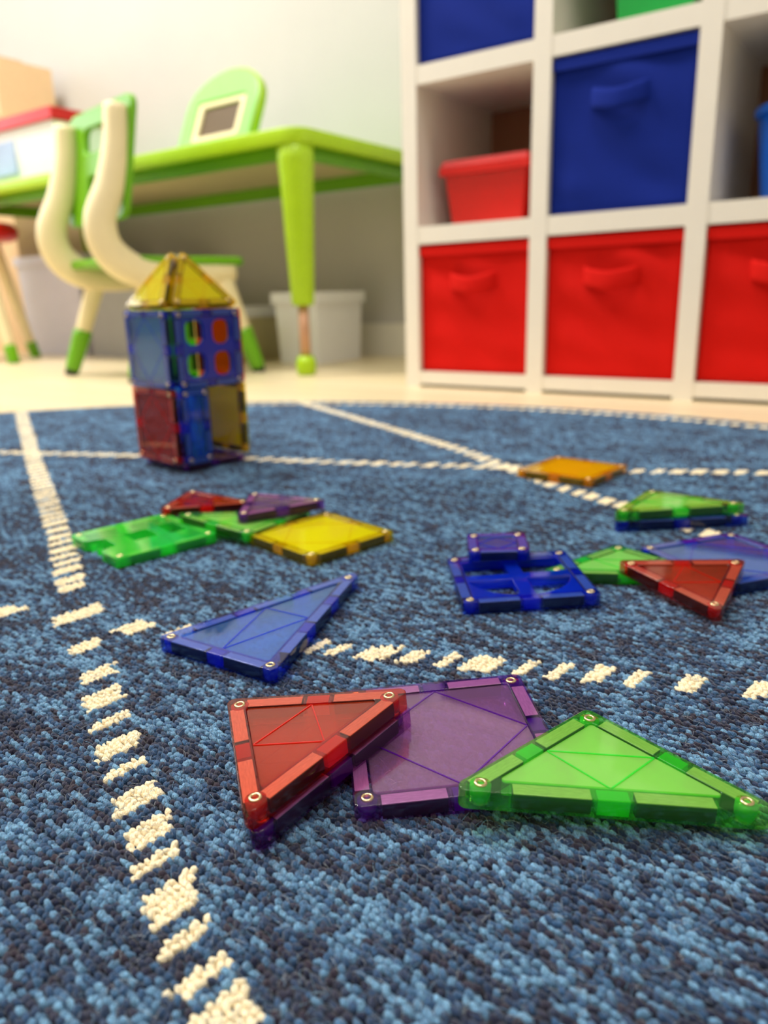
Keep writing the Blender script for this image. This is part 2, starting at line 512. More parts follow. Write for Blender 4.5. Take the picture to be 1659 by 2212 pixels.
for i in range(NC):
    for j in range(NR):
        link('back_board', box_mesh('back_board', (CW - TH, 0.005, RH - TH)), M_SHBACK, shelf, ((i + 0.5) * CW, SD - 0.004, zl(j) + RH / 2))
link('lit_gap_strip', box_mesh('lit_gap_strip', (0.03, 0.006, RH - TH), 0.001), M_WHITEPL, shelf, (0.128, SD - 0.011, zl(1) + RH / 2))  # white strip stands for the bright gap where lit wall shows through

def fabric_front(name, w, d, h, seed):
    """open fabric box with slightly bulged, wrinkled front and a hem"""
    r = random.Random(seed)
    bm = bmesh.new(); n = 22
    ph = [(r.uniform(4, 16), r.uniform(4, 16), r.uniform(0, 6)) for _ in range(5)]
    g = []
    for a in range(n + 1):
        row = []
        for b in range(n + 1):
            x = (a / n - 0.5) * w; z = b / n * h
            e = min(1, 6 * min(a / n, 1 - a / n)) * min(1, 6 * min(b / n, 1 - b / n))
            y = -0.0045 * e * sum(math.sin(p * x / w + q * z / h * 1.3 + s) for p, q, s in ph) / 3
            row.append(bm.verts.new((x, y, z)))
        g.append(row)
    for a in range(n):
        for b in range(n):
            bm.faces.new((g[a][b], g[a + 1][b], g[a + 1][b + 1], g[a][b + 1]))
    # remaining walls
    bk = [bm.verts.new((sx * w / 2, d, z)) for sx, z in ((-1, 0), (1, 0), (1, h), (-1, h))]
    bm.faces.new((bk[0], bk[3], bk[2], bk[1]))
    bm.faces.new([g[0][b] for b in range(n + 1)] + [bk[3], bk[0]])
    bm.faces.new([g[n][b] for b in range(n, -1, -1)] + [bk[1], bk[2]])
    bm.faces.new([g[a][0] for a in range(n, -1, -1)] + [bk[0], bk[1]])
    bm.faces.new([g[a][n] for a in range(n + 1)] + [bk[2], bk[3]])
    return finish(bm, name, True)

def fabric_bin(i, j, mat, label, seed):
    w = CW - TH - 0.004
    zb = zl(j) + TH / 2 + 0.001 if j else 0.031
    h = zl(j + 1) - TH / 2 - 0.003 - zb
    p = room((i + 0.5) * CW, 0.010, FLOORZ + zb)
    r = empty('fabric_bin', p, YAW)
    tag(r, label, 'bin', 'fabric cube bins in the white shelf')
    me = fabric_front('body', w, SD - 0.05, h, seed)
    link('body', me, mat, r)
    hz = h * 0.70
    path = [(-0.048, 0.003, hz + 0.006), (-0.036, -0.010, hz + 0.002), (0, -0.018, hz - 0.004), (0.036, -0.010, hz + 0.002), (0.048, 0.003, hz + 0.006)]
    link('handle', sweep_mesh('handle', path, (0, 0, 1), [0.004, 0.005, 0.004], 0.030), mat, r)
    bm = bmesh.new()
    bx(bm, (0, -0.004, h - 0.010), (w, 0.004, 0.018))
    link('hem', finish(bm, 'hem', False, 0.0012), mat, r)
    return r

fabric_bin(0, 0, M_REDFAB, 'red fabric bin at the bottom of the shelf nearest the table', 1)
fabric_bin(1, 0, M_REDFAB, 'red fabric bin in the bottom row under the full blue bin', 2)
fabric_bin(2, 0, M_REDFAB, 'red fabric bin in the bottom row below the blue bucket', 3)
fabric_bin(1, 1, M_BLUEFAB, 'blue fabric bin with pull handle in the middle row', 4)
fabric_bin(0, 2, M_BLUEFAB, 'blue fabric bin in the top row above the red tub', 5)

# red tub, green tub, blue bucket
def tub(i, j, name, label, mat, w, d, h, off=(0, 0), lid=True, ridge=True):
    r = empty(name, room((i + 0.5) * CW + off[0], off[1], FLOORZ + zl(j) + TH / 2 + 0.0005), YAW)
    tag(r, label, 'tub')
    bm = bmesh.new(); bx(bm, (0, 0, h / 2), (w, d, h), 0, 0.86)
    link('body', finish(bm, 'body', False, 0.010, 3), mat, r)
    bm = bmesh.new(); bx(bm, (0, 0, h - 0.004), (w + 0.014, d + 0.014, 0.014))
    link('rim', finish(bm, 'rim', False, 0.004, 2), mat, r)
    if lid:
        bm = bmesh.new(); bx(bm, (0, 0, h + 0.008), (w + 0.004, d + 0.004, 0.012), 0, 1.04)
        link('lid', finish(bm, 'lid', False, 0.004, 2), mat, r)
    return r
tub(0, 1, 'storage_tub', 'red plastic lidded tub in the middle row beside the blue bin', M_REDPL, 0.165, 0.15, 0.098, (0.004, 0.115))
tub(1, 2, 'storage_tub', 'green plastic tub in the top row above the blue bin', M_GREENPL, 0.13, 0.17, 0.13, (0.032, 0.12))
bk = empty('bucket', room(2.5 * CW - 0.004, 0.110, FLOORZ + zl(1) + TH / 2 + 0.0005), YAW)
tag(bk, 'bright blue plastic bucket with a rolled rim on the shelf', 'bucket')
link('body', lathe_mesh('body', [(0, 0), (0.055, 0), (0.058, 0.004), (0.072, 0.125), (0.069, 0.125), (0.054, 0.006), (0, 0.006)]), M_BLUEPL, bk)
link('rim', lathe_mesh('rim', [(0.070 + 0.008 * math.cos(t), 0.128 + 0.008 * math.sin(t)) for t in [k * math.pi / 5 for k in range(11)]]), M_BLUEPL, bk)

# ------------------------------------------------------------------ table
TZ = 0.515
TYAW = math.radians(144.5)
TU = Vector((math.cos(TYAW), math.sin(TYAW), 0)); TV = Vector((math.sin(TYAW), -math.cos(TYAW), 0))
TC = Vector((-0.163, 1.760, 0))
TL_, TW_ = 1.55, 0.58
tab = empty('play_table', TC + Vector((0, 0, FLOORZ)), TYAW)
tag(tab, 'lime green childrens table with fat tapered legs by the wall', 'table')
th = TZ - FLOORZ
# local axes: x along the length, -y into the wall
edge_loops = lambda i0: rounded([(i0, -TW_ + i0), (TL_ - i0, -TW_ + i0), (TL_ - i0, -i0), (i0, -i0)], 0.05, 6)
link('table_top', outline_mesh('table_top', [edge_loops(0.012)], th - 0.010, th + 0.001, 0.001), M_TABTOP, tab)
link('edge_band', outline_mesh('edge_band', [edge_loops(0), edge_loops(0.016)], th - 0.030, th + 0.003, 0.004), M_LIME, tab)
link('underside', outline_mesh('underside', [edge_loops(0.016)], th - 0.018, th - 0.011), M_UNDER, tab)
bm = bmesh.new()
bx(bm, (TL_ / 2, -0.045, th - 0.036), (TL_ - 0.12, 0.020, 0.034)); bx(bm, (TL_ / 2, -TW_ + 0.045, th - 0.036), (TL_ - 0.12, 0.020, 0.034))
bx(bm, (0.045, -TW_ / 2, th - 0.036), (0.020, TW_ - 0.12, 0.034)); bx(bm, (TL_ - 0.045, -TW_ / 2, th - 0.036), (0.020, TW_ - 0.12, 0.034))
link('apron', finish(bm, 'apron', False, 0.003), M_GREENC, tab)
for lx, ly in ((0.045, -0.045), (TL_ - 0.045, -0.045), (0.045, -TW_ + 0.045), (TL_ - 0.045, -TW_ + 0.045)):
    lg = link('leg', lathe_mesh('leg', [(0, th - 0.019), (0.040, th - 0.019), (0.040, th - 0.06), (0.037, th - 0.10), (0.026, 0.165), (0.022, 0.158), (0, 0.158)]), M_LIME, tab, (lx, ly, 0))
    link('leg_tube', lathe_mesh('leg_tube', [(0, 0.035), (0.0125, 0.035), (0.0125, 0.162), (0, 0.162)], 16), M_STEEL, lg)
    link('foot', lathe_mesh('foot', [(0, 0), (0.019, 0), (0.023, 0.008), (0.0235, 0.030), (0.018, 0.044), (0, 0.045)], 20), M_LIME, lg)

def ontable(a, b, z=0.0):
    """point a metres along the table from its near corner and b metres in from the front edge"""
    p = TC + TU * a + TV * b
    return Vector((p.x, p.y, TZ + 0.001 + z))

# arched toy board with a dark screen
bd = empty('toy_board', ontable(0.40, 0.14, 0.007), TYAW)
bd.rotation_euler = (math.radians(-24), 0, TYAW + math.pi - math.radians(2))
bd.scale = (1.12, 1.12, 1.12)
tag(bd, 'green arched toy board with a dark brown screen on the table', 'toy')
def arch(w, h, r):
    pts = [(-w / 2, 0), (w / 2, 0)]
    for k in range(13):
        a = math.pi * k / 12
        pts.append((w / 2 * math.cos(a), h - r + r * math.sin(a)))
    return pts
UPR = Matrix.Rotation(math.pi / 2, 4, 'X')
def upright(me):
    me.transform(UPR); return me
link('frame', upright(outline_mesh('frame', [arch(0.24, 0.195, 0.085), rounded([(-0.080, 0.030), (0.080, 0.030), (0.080, 0.125), (-0.080, 0.125)], 0.008)], -0.014, 0.014, 0.004)), M_TABTOP, bd)
link('screen_border', upright(outline_mesh('screen_border', [rounded([(-0.080, 0.030), (0.080, 0.030), (0.080, 0.125), (-0.080, 0.125)], 0.008), rounded([(-0.062, 0.042), (0.062, 0.042), (0.062, 0.113), (-0.062, 0.113)], 0.004)], -0.010, 0.010, 0.002)), M_CREAM, bd)
link('screen', upright(outline_mesh('screen', [rounded([(-0.063, 0.041), (0.063, 0.041), (0.063, 0.114), (-0.063, 0.114)], 0.004)], -0.006, 0.004)), M_DARKSCR, bd)
link('side_trim', upright(outline_mesh('side_trim', [arch(0.246, 0.199, 0.087), arch(0.226, 0.188, 0.080)], -0.010, 0.010, 0.002)), M_LIME, bd)

# white carton behind the board, red lidded box, cardboard boxes
o = empty('white_carton', ontable(0.60, 0.40), TYAW)
tag(o, 'plain white carton standing behind the green toy board', 'box')
link('body', box_mesh('body', (0.15, 0.09, 0.175), 0.004, (0, 0, 0.0875)), M_WHITEPL, o)
bm = bmesh.new(); bx(bm, (0, 0, 0.178), (0.152, 0.092, 0.006))
link('lid', finish(bm, 'lid', False, 0.001), M_WHITEPL, o)

o = empty('lidded_box', ontable(1.17, 0.20, 0.003), TYAW)
tag(o, 'white storage box with a red lid on the table behind the chair', 'box')
link('body', box_mesh('body', (0.42, 0.26, 0.15), 0.008, (0, 0, 0.075), 0.94), M_WHITEPL, o)
link('lid', box_mesh('lid', (0.44, 0.28, 0.030), 0.008, (0, 0, 0.167)), M_REDPL, o)
link('print', box_mesh('print', (0.20, 0.004, 0.09), 0, (0.10, 0.130, 0.075)), M_PRINT, o)

o = empty('cardboard_box', room(-2.08, WALLOFF - 0.17, FLOORZ), YAW)
tag(o, 'tall peach cardboard box against the wall past the table', 'box')
link('body', box_mesh('body', (0.34, 0.30, 0.80), 0.004, (0, 0, 0.40)), M_TAN, o)
link('flap', box_mesh('flap', (0.34, 0.15, 0.004), 0, (0, -0.075, 0.804)), M_TAN, o)
o = empty('cardboard_box', room(-2.08, WALLOFF - 0.17, FLOORZ + 0.807), YAW)
tag(o, 'small tan cardboard box on top of the tall peach box', 'box')
link('body', box_mesh('body', (0.24, 0.22, 0.20), 0.004, (0, 0, 0.10)), M_TAN, o)
link('flap', box_mesh('flap', (0.24, 0.11, 0.004), 0, (0, -0.055, 0.203)), M_TAN, o)

def lidbox(name, label, p, rz, w, d, h, mb, ml):
    o = empty(name, p, rz); tag(o, label, 'box')
    link('body', box_mesh('body', (w, d, h - 0.03), 0.008, (0, 0, (h - 0.03) / 2), 0.93), mb, o)
    link('lid', box_mesh('lid', (w + 0.015, d + 0.015, 0.03), 0.006, (0, 0, h - 0.015)), ml, o)
    return o
lidbox('floor_box', 'low beige floor box with a white lid under the table', room(-0.97, 0.40, FLOORZ), YAW, 0.34, 0.26, 0.155, M_UNDER, M_WHITEPL)
lidbox('floor_box', 'tall pale lilac box on the floor past the green chair', room(-1.74, 0.46, FLOORZ), YAW, 0.36, 0.26, 0.34, M_LILAC, M_LILAC)
lidbox('floor_box', 'small white plastic box on the floor behind the table leg', room(-0.60, 0.44, FLOORZ), YAW, 0.15, 0.20, 0.19, M_WHITEPL, M_WHITEPL)
lidbox('floor_box', 'grey plastic crate by the wall behind the green chair', room(-1.36, 0.42, FLOORZ), YAW, 0.30, 0.22, 0.30, M_GREYPL, M_GREYPL)

# ------------------------------------------------------------------ chair
def chair(name, label, loc, rz, mseat, mtip, group):
    """+x of the chair points where the sitter looks"""
    r = empty(name, loc, rz)
    tag(r, label, 'chair', group)
    hw = 0.135
    for sgn in (-1, 1):
        y = sgn * hw
        path = [(-0.120, y, 0.575), (-0.128, y, 0.50), (-0.150, y, 0.42), (-0.182, y, 0.345), (-0.172, y, 0.285),
                (-0.120, y, 0.245), (-0.04, y, 0.232), (0.06, y, 0.236), (0.135, y, 0.242)]
        link('side_frame', sweep_mesh('side_frame', path, (0, 1, 0), [0.044, 0.052, 0.060, 0.068, 0.070, 0.062, 0.050, 0.044], 0.044), M_CREAM, r)
        for fx0, fx1 in ((-0.085, -0.165), (0.105, 0.165)):
            y1 = sgn * 0.180
            q = lambda t: (fx0 + (fx1 - fx0) * t, y + (y1 - y) * t, 0.235 * (1 - t))
            lg = link('leg', sweep_mesh('leg', [q(0), q(0.28), q(0.58)], (0, 1, 0), [0.046, 0.038, 0.034], 0.034, 4), M_CREAM, r)
            link('leg_tip', sweep_mesh('leg_tip', [q(0.54), q(0.75), q(0.95)], (0, 1, 0), [0.042, 0.038, 0.032], 0.036, 4), mtip, lg)
            link('foot', sweep_mesh('foot', [q(0.93), q(0.97), q(1.0)], (0, 1, 0), [0.030, 0.030, 0.028], 0.028, 3), M_BLACK, lg)
    # backrest with a hand slot and a lower opening, leaning back a little
    loops = [rounded([(-0.150, 0.350), (0.150, 0.350), (0.165, 0.600), (-0.165, 0.600)], 0.03),
             rounded([(-0.070, 0.505), (0.070, 0.505), (0.078, 0.560), (-0.078, 0.560)], 0.018),
             rounded([(-0.045, 0.375), (0.045, 0.375), (0.048, 0.455), (-0.048, 0.455)], 0.012)]
    me = outline_mesh('backrest', loops, -0.008, 0.008, 0.003)
    me.transform(Matrix.Rotation(math.pi / 2, 4, 'X'))
    me.transform(Matrix.Rotation(math.pi / 2, 4, 'Z'))
    for v in me.vertices:
        v.co.x += -0.150 + 0.028 + (v.co.z - 0.38) * 0.16 - 0.5 * (v.co.y / 0.14) ** 2 * 0.0
    link('backrest', me, mseat, r)
    st = outline_mesh('seat', [rounded([(-0.155, -0.150), (0.170, -0.160), (0.170, 0.160), (-0.155, 0.150)], 0.035)], 0.254, 0.274, 0.007)
    link('seat', st, mseat, r)
    return r
chair('childrens_chair', 'green childrens chair with cream curved side frames at the table', (-0.545, 1.955, FLOORZ), math.radians(43), M_GREENC, M_GREENC, None)

# red stool tucked under the far part of the table
st = empty('stool', (-1.31, 2.56, FLOORZ), TYAW)
tag(st, 'red stool with splayed cream legs tucked under the table', 'stool')
link('seat', lathe_mesh('seat', [(0, 0.375), (0.15, 0.375), (0.165, 0.385), (0.168, 0.410), (0.155, 0.424), (0, 0.426)], 36), M_REDPL, st)
for k in range(4):
    a = math.radians(45 + 90 * k) - TYAW + math.radians(10)
    c, s_ = math.cos(a), math.sin(a)
    q = lambda t: ((0.10 + 0.095 * t) * c, (0.10 + 0.095 * t) * s_, 0.385 * (1 - t))
    lg = link('leg', sweep_mesh('leg', [q(0), q(0.5), q(0.92)], (-s_, c, 0), [0.036, 0.030, 0.026], 0.032, 4), M_CREAM, st)
    link('leg_tip', sweep_mesh('leg_tip', [q(0.86), q(0.93), q(1.0)], (-s_, c, 0), [0.032, 0.032, 0.030], 0.034, 3), M_GREENC, lg)

# ------------------------------------------------------------------ rug
RUGC = np.array([-0.288, 0.262]); RUGR = 1.035
ANG = math.radians(48)
ER = np.array([math.cos(ANG), math.sin(ANG)]); EC = np.array([math.sin(ANG), -math.cos(ANG)])
PR, PC = 0.0022, 0.0027
rug = link('rug', lathe_mesh('rug', [(0, FLOORZ), (RUGR, FLOORZ), (RUGR + 0.003, FLOORZ + 0.003), (RUGR, -0.0012), (0, -0.0012)], 160, False), M_RUGBASE, None, None)
for v in rug.data.vertices:
    v.co.x += RUGC[0]; v.co.y += RUGC[1]
tag(rug, 'round heathered navy blue woven rug with cream dashed lines', 'rug')

def tocr(p):
    return float(p[0] * EC[0] + p[1] * EC[1]), float(p[0] * ER[0] + p[1] * ER[1])
def px(pts):
    return [tocr(unproj(u, v)[:2]) for u, v in pts]

pathA = px([(45, 890), (75, 1000), (130, 1160), (155, 1268), (170, 1335), (188, 1397), (212, 1455), (225, 1507), (238, 1560), (255, 1605),
            (275, 1660), (295, 1718), (320, 1790), (340, 1852), (370, 1935), (400, 2025), (432, 2110), (490, 2190), (560, 2330)])
pathB = px([(-700, 1245), (-300, 1285), (10, 1320), (150, 1333), (290, 1355), (405, 1365), (680, 1397), (812, 1409), (967, 1425), (1135, 1440), (1285, 1456), (1487, 1474), (1640, 1489), (2100, 1540)])
pathC = px([(-500, 966), (0, 976), (120, 979), (260, 982), (540, 990), (750, 998), (985, 1005), (1070, 1007), (1380, 1017), (1640, 1021), (2200, 1040)])
pathD = px([(650, 868), (800, 912), (1000, 972), (1080, 1003), (1200, 1050), (1340, 1090), (1640, 1190), (2000, 1330)])
ring_t = np.radians(np.linspace(96, 20, 60))
pathE = [tocr(RUGC + (RUGR - 0.030) * np.array([math.cos(t), math.sin(t)])) for t in ring_t]

def interp(path):
    p = sorted(path); cs = np.array([a for a, b in p]); rs = np.array([b for a, b in p])
    return lambda c: np.interp(c, cs, rs), cs[0], cs[-1]

dashes = []      # (c0, c1, path function, half width)
fA, a0, a1 = interp(pathA); fB, b0, b1 = interp(pathB); fC, c0_, c1_ = interp(pathC); fD, d0, d1 = interp(pathD); fE, e0, e1 = interp(pathE)
listA = [((155, 1268), 3), ((158, 1333), 4), ((188, 1397), 3), ((212, 1455), 3), ((225, 1507), 4), ((238, 1560), 2), ((255, 1605), 3), ((275, 1660), 2),
         ((295, 1718), 3), ((320, 1790), 3), ((340, 1852), 2), ((370, 1935), 4), ((400, 2025), 2), ((430, 2110), 2), ((490, 2190), 4)]
listB = [((10, 1320), 4), ((290, 1355), 4), ((405, 1365), 4), ((490, 1376), 3), ((575, 1386), 3), ((680, 1397), 2), ((733, 1403), 2), ((812, 1409), 4), ((893, 1420), 3),
         ((967, 1425), 2), ((1045, 1434), 4), ((1135, 1440), 2), ((1205, 1447), 2), ((1285, 1456), 3), ((1378, 1463), 2), ((1487, 1474), 3), ((1640, 1489), 3)]
for lst, f, hw in ((listA, fA, 0.0082), (listB, fB, 0.0088)):
    for (u, v), n in lst:
        c = tocr(unproj(u, v)[:2])[0]
        big = (u, v) == (158, 1333)
        n += 1 if (f is fA and n >= 3) or big or n == 4 else 0
        dashes.append((c - n * PC / 2, c + n * PC / 2, f, hw * (1.8 if big else 1)))
def fill(f, lo, hi, hw, skip=None, r=random.Random(5)):
    c = lo
    while c < hi:
        n = r.choice((3, 3, 4, 4)); g = r.choice((2, 2, 3))
        if not (skip and any(s0 - 0.004 < c + n * PC and c < s1 + 0.004 for s0, s1 in skip)):
            dashes.append((c, c + n * PC, f, hw))
        c += (n + g) * PC
cA1 = tocr(unproj(155, 1268)[:2])[0] - 0.010
fill(fA, a0, cA1, 0.0095)
fill(fB, b0, tocr(unproj(10, 1320)[:2])[0] - 0.02, 0.0088)
fill(fB, tocr(unproj(1640, 1489)[:2])[0] + 0.014, b1, 0.0088)
fill(fC, c0_, c1_, 0.0095)
fill(fD, d0, d1, 0.0095)
fill(fE, e0, e1, 0.0080)

# every loop of the pile is a small dome on the weave grid
YMAX = 1.32
ii = np.arange(-520, 760); jj = np.arange(-640, 520)
J, I = np.meshgrid(jj, ii)
rr = I * PR; cc = J * PC + (I % 2) * PC * 0.25
X = rr * ER[0] + cc * EC[0]; Y = rr * ER[1] + cc * EC[1]
keep = (Y > -0.02) & (Y < YMAX) & (np.abs(X) < 0.84 * Y + 0.16) & (((X - RUGC[0]) ** 2 + (Y - RUGC[1]) ** 2) < (RUGR - 0.002) ** 2)
# heathered colour: short streaks along the yarn plus patches
def smooth_rand(shape, kr, kc):
    a = rng.standard_normal(shape)
    for ax, k in ((0, kr), (1, kc)):
        if k > 1:
            ker = np.hanning(k + 2)[1:-1]; ker /= np.sqrt((ker ** 2).sum())
            a = np.apply_along_axis(lambda m: np.convolve(m, ker, mode='same'), ax, a)
    return a
t1 = smooth_rand(I.shape, 1, 3) * 0.75 + smooth_rand(I.shape, 10, 16) * 0.36 + rng.standard_normal(I.shape) * 0.65 - 0.2
t2 = smooth_rand(I.shape, 2, 7) * 0.7 + rng.standard_normal(I.shape) * 0.6
lightb = np.array(srgb(118, 166, 204)[:3]); midb = np.array(srgb(56, 92, 134)[:3]); dark = np.array(srgb(26, 35, 64)[:3]); brown = np.array(srgb(52, 43, 57)[:3])
def lerp(a, b, t): return a * (1 - t)[..., None] + b * t[..., None]
w = 1 / (1 + np.exp(-2.2 * t1))
w2 = 1 / (1 + np.exp(-3.0 * t2))
dk = lerp(dark, brown, w2)
colr = np.where((w < 0.5)[..., None], lerp(dk, midb, np.clip(w * 2, 0, 1)), lerp(midb, lightb, np.clip(w * 2 - 1, 0, 1)))

owner = np.full(I.shape, -1, int)
for k, (c0, c1, f, hw) in enumerate(dashes):
    jm = np.where((jj * PC > c0 - 0.01) & (jj * PC < c1 + 0.01))[0]
    if len(jm) == 0: continue
    sub = np.s_[:, jm[0]:jm[-1] + 1]
    ccs, rrs = J[sub] * PC, rr[sub]
    edge = (rng.random(ccs.shape) - 0.5) * PR * 1.2
    m = (ccs >= c0 - 1e-9) & (ccs < c1 - 1e-9) & (np.abs(rrs - f(ccs) + edge) < hw)
    ow = owner[sub]; ow[m] = k; owner[sub] = ow

def knots(name, mask, nb, nrings, cols, mat, lift=0.0):
    idx = np.argwhere(mask)
    n = len(idx)
    if n == 0: return None
    x = X[mask] + rng.normal(0, 0.00022, n); y = Y[mask] + rng.normal(0, 0.00022, n)
    hgt = rng.uniform(0.0010, 0.0020, n) + lift; wr = rng.uniform(0.0011, 0.00145, n); wc = rng.uniform(0.0016, 0.0024, n)
    skew = rng.normal(0.0005, 0.0003, n); tw = rng.normal(0.25, 0.35, n)
    vs = []
    th = np.arange(nb) * 2 * math.pi / nb
    prof = [(1.0, -0.0012), (0.94, 0.42), (0.58, 0.90)] if nrings == 3 else ([(1.0, -0.0012), (0.78, 0.68)] if nrings == 2 else [(1.0, -0.0012)])
    for pr_, pz in prof:
        lr = np.cos(th)[None, :] * wr[:, None] * pr_; lc = np.sin(th)[None, :] * wc[:, None] * pr_
        if nrings == 3:
            jit = 1 + rng.normal(0, 0.13, lr.shape); lr = lr * jit; lc = lc * jit
        a = lr * np.cos(tw)[:, None] - lc * np.sin(tw)[:, None]; b = lr * np.sin(tw)[:, None] + lc * np.cos(tw)[:, None]
        if pz > 0:
            a = a - skew[:, None] * pz; z = (hgt * pz - 0.0010)[:, None] + (rng.normal(0, 0.00012, a.shape) if nrings == 3 else 0 * a)
        else:
            z = np.full_like(a, -0.0013)
        vs.append(np.stack([x[:, None] + a * ER[0] + b * EC[0], y[:, None] + a * ER[1] + b * EC[1], z], -1))
    top = np.stack([x - skew * ER[0], y - skew * ER[1], hgt - 0.0010], -1)[:, None, :]
    nr = len(prof)
    verts = np.concatenate(vs + [top], 1)
    nv = nb * nr + 1
    tri = []
    for q in range(nr - 1):
        for s in range(nb):
            a, b = q * nb + s, q * nb + (s + 1) % nb
            tri += [(a, b, b + nb), (a, b + nb, a + nb)]
    for s in range(nb):
        tri.append(((nr - 1) * nb + s, (nr - 1) * nb + (s + 1) % nb, nb * nr))
    tri = np.array(tri)
    faces = (tri[None] + (np.arange(n) * nv)[:, None, None]).reshape(-1, 3)
    me = bpy.data.meshes.new(name)
    me.vertices.add(n * nv); me.vertices.foreach_set('co', verts.reshape(-1).astype(np.float32))
    nf = len(faces)
    me.loops.add(nf * 3); me.loops.foreach_set('vertex_index', faces.reshape(-1).astype(np.int32))
    me.polygons.add(nf)
    me.polygons.foreach_set('loop_start', (np.arange(nf) * 3).astype(np.int32))
    me.polygons.foreach_set('use_smooth', np.ones(nf, bool))
    me.update(calc_edges=True)
    if cols is not None:
        at = me.attributes.new('yarn', 'FLOAT_COLOR', 'POINT')
        c = np.repeat(np.concatenate([cols[mask], np.ones((n, 1))], 1), nv, 0)
        at.data.foreach_set('color', c.reshape(-1).astype(np.float32))
    return link(name, me, mat, rug)

inview = (np.abs(X) < 0.60 * Y + 0.03) & (Y > 0.08)
near = (Y < 0.42) & inview
mid = (Y >= 0.42) & (Y < 0.70) & inview
blue = keep & (owner < 0)
for msk, nb, nrg in ((near, 8, 3), (mid, 6, 2), (~near & ~mid, 5, 1)):
    o = knots('loop_pile', blue & msk, nb, nrg, colr, M_YARN)
    if o: tag(o, kind='stuff')
for k in range(len(dashes)):
    m = keep & (owner == k)
    if not m.any(): continue
    ym = Y[m].mean()
    o = knots('cream_dash', m, 8 if ym < 0.42 else 6, 3 if ym < 0.42 else (2 if ym < 0.7 else 1), None, M_DASH, 0.0002)
    if o: o['label'] = 'cream woven dash'

# stray wool fibres standing off the pile close to the lens
def fuzz(count):
    vs, fs, cs = [], [], []
    r = random.Random(3)
    for k in range(count):
        y = r.uniform(0.12, 0.40) ** 1.0; x = r.uniform(-0.55, 0.55) * y
        a = r.uniform(0, 6.28); l = r.uniform(0.0015, 0.0060); bend = r.uniform(-1.5, 1.5)
        p = Vector((x, y, 0.0002)); pts = []
        up = r.uniform(0.15, 0.9)
        for s in range(6):
            t = s / 5
            pts.append(p.copy())
            aa = a + bend * t
            p = p + Vector((math.cos(aa), math.sin(aa), up * (1 - 1.9 * t))) * (l / 5)
        rad = 0.000055
        base = len(vs)
        for q in pts:
            for s in range(3):
                g = s * 2.094
                vs.append((q.x + rad * math.cos(g) * math.sin(a), q.y - rad * math.cos(g) * math.cos(a), q.z + rad * math.sin(g)))
        for s in range(5):
            for g in range(3):
                i0 = base + s * 3 + g; i1 = base + s * 3 + (g + 1) % 3
                fs.append((i0, i1, i1 + 3, i0 + 3))
        cl = r.choice((lightb, midb, np.array([0.42, 0.48, 0.55])))
        cs += [tuple(cl) + (1,)] * 18
    me = bpy.data.meshes.new('stray_fibres'); me.from_pydata(vs, [], fs); me.update()
    at = me.attributes.new('yarn', 'FLOAT_COLOR', 'POINT')
    at.data.foreach_set('color', np.array(cs, np.float32).reshape(-1))
    o = link('stray_fibres', me, M_YARN, rug); tag(o, kind='stuff')
fuzz(5500)

# ------------------------------------------------------------------ magnetic tiles
T = 0.007
SZ = 0.075
def sqp(s, s2=None):
    s2 = s2 or s
    return [(-s / 2, -s2 / 2), (s / 2, -s2 / 2), (s / 2, s2 / 2), (-s / 2, s2 / 2)]
g3 = SZ / 3
k3 = SZ / 3 ** 0.5
def iso(L, deg):
    a = math.radians(deg); m = [(0, 0), (L, 0), (L * math.cos(a), L * math.sin(a))]
    cx = sum(p[0] for p in m) / 3; cy = sum(p[1] for p in m) / 3
    return [(p[0] - cx, p[1] - cy) for p in m]
HT = 0.128
SHAPES = {
    'square': sqp(SZ), 'small': sqp(0.0375), 'half': sqp(0.0310, SZ),
    'right': [(-g3, -g3), (SZ - g3, -g3), (-g3, SZ - g3)],
    'equal': [(k3 * math.cos(a), k3 * math.sin(a)) for a in (math.radians(90), math.radians(210), math.radians(330))],
    'tall': [(-SZ / 2, -HT / 3), (SZ / 2, -HT / 3), (0, HT * 2 / 3)],
    'wedge': iso(0.0735, 72),
}
FW = 0.0068
def magnets_for(poly):
    out = []
    n = len(poly)
    for i in range(n):
        a, b = Vector(poly[i]), Vector(poly[(i + 1) % n]); L = (b - a).length
        u = (b - a) / L; nrm = Vector((-u.y, u.x))
        if L < 0.05: pos, ml = [0.0], 0.022
        elif L < 0.08: pos, ml = [-0.0172, 0.0172], 0.022
        elif L < 0.12: pos, ml = [-0.0192, 0.0192], 0.0245
        else: pos, ml = [-0.036, 0.0, 0.036], 0.022
        for q in pos:
            c = a + u * (L / 2 + q) + nrm * 0.0033
            out.append((c, math.atan2(u.y, u.x), ml))
    return out

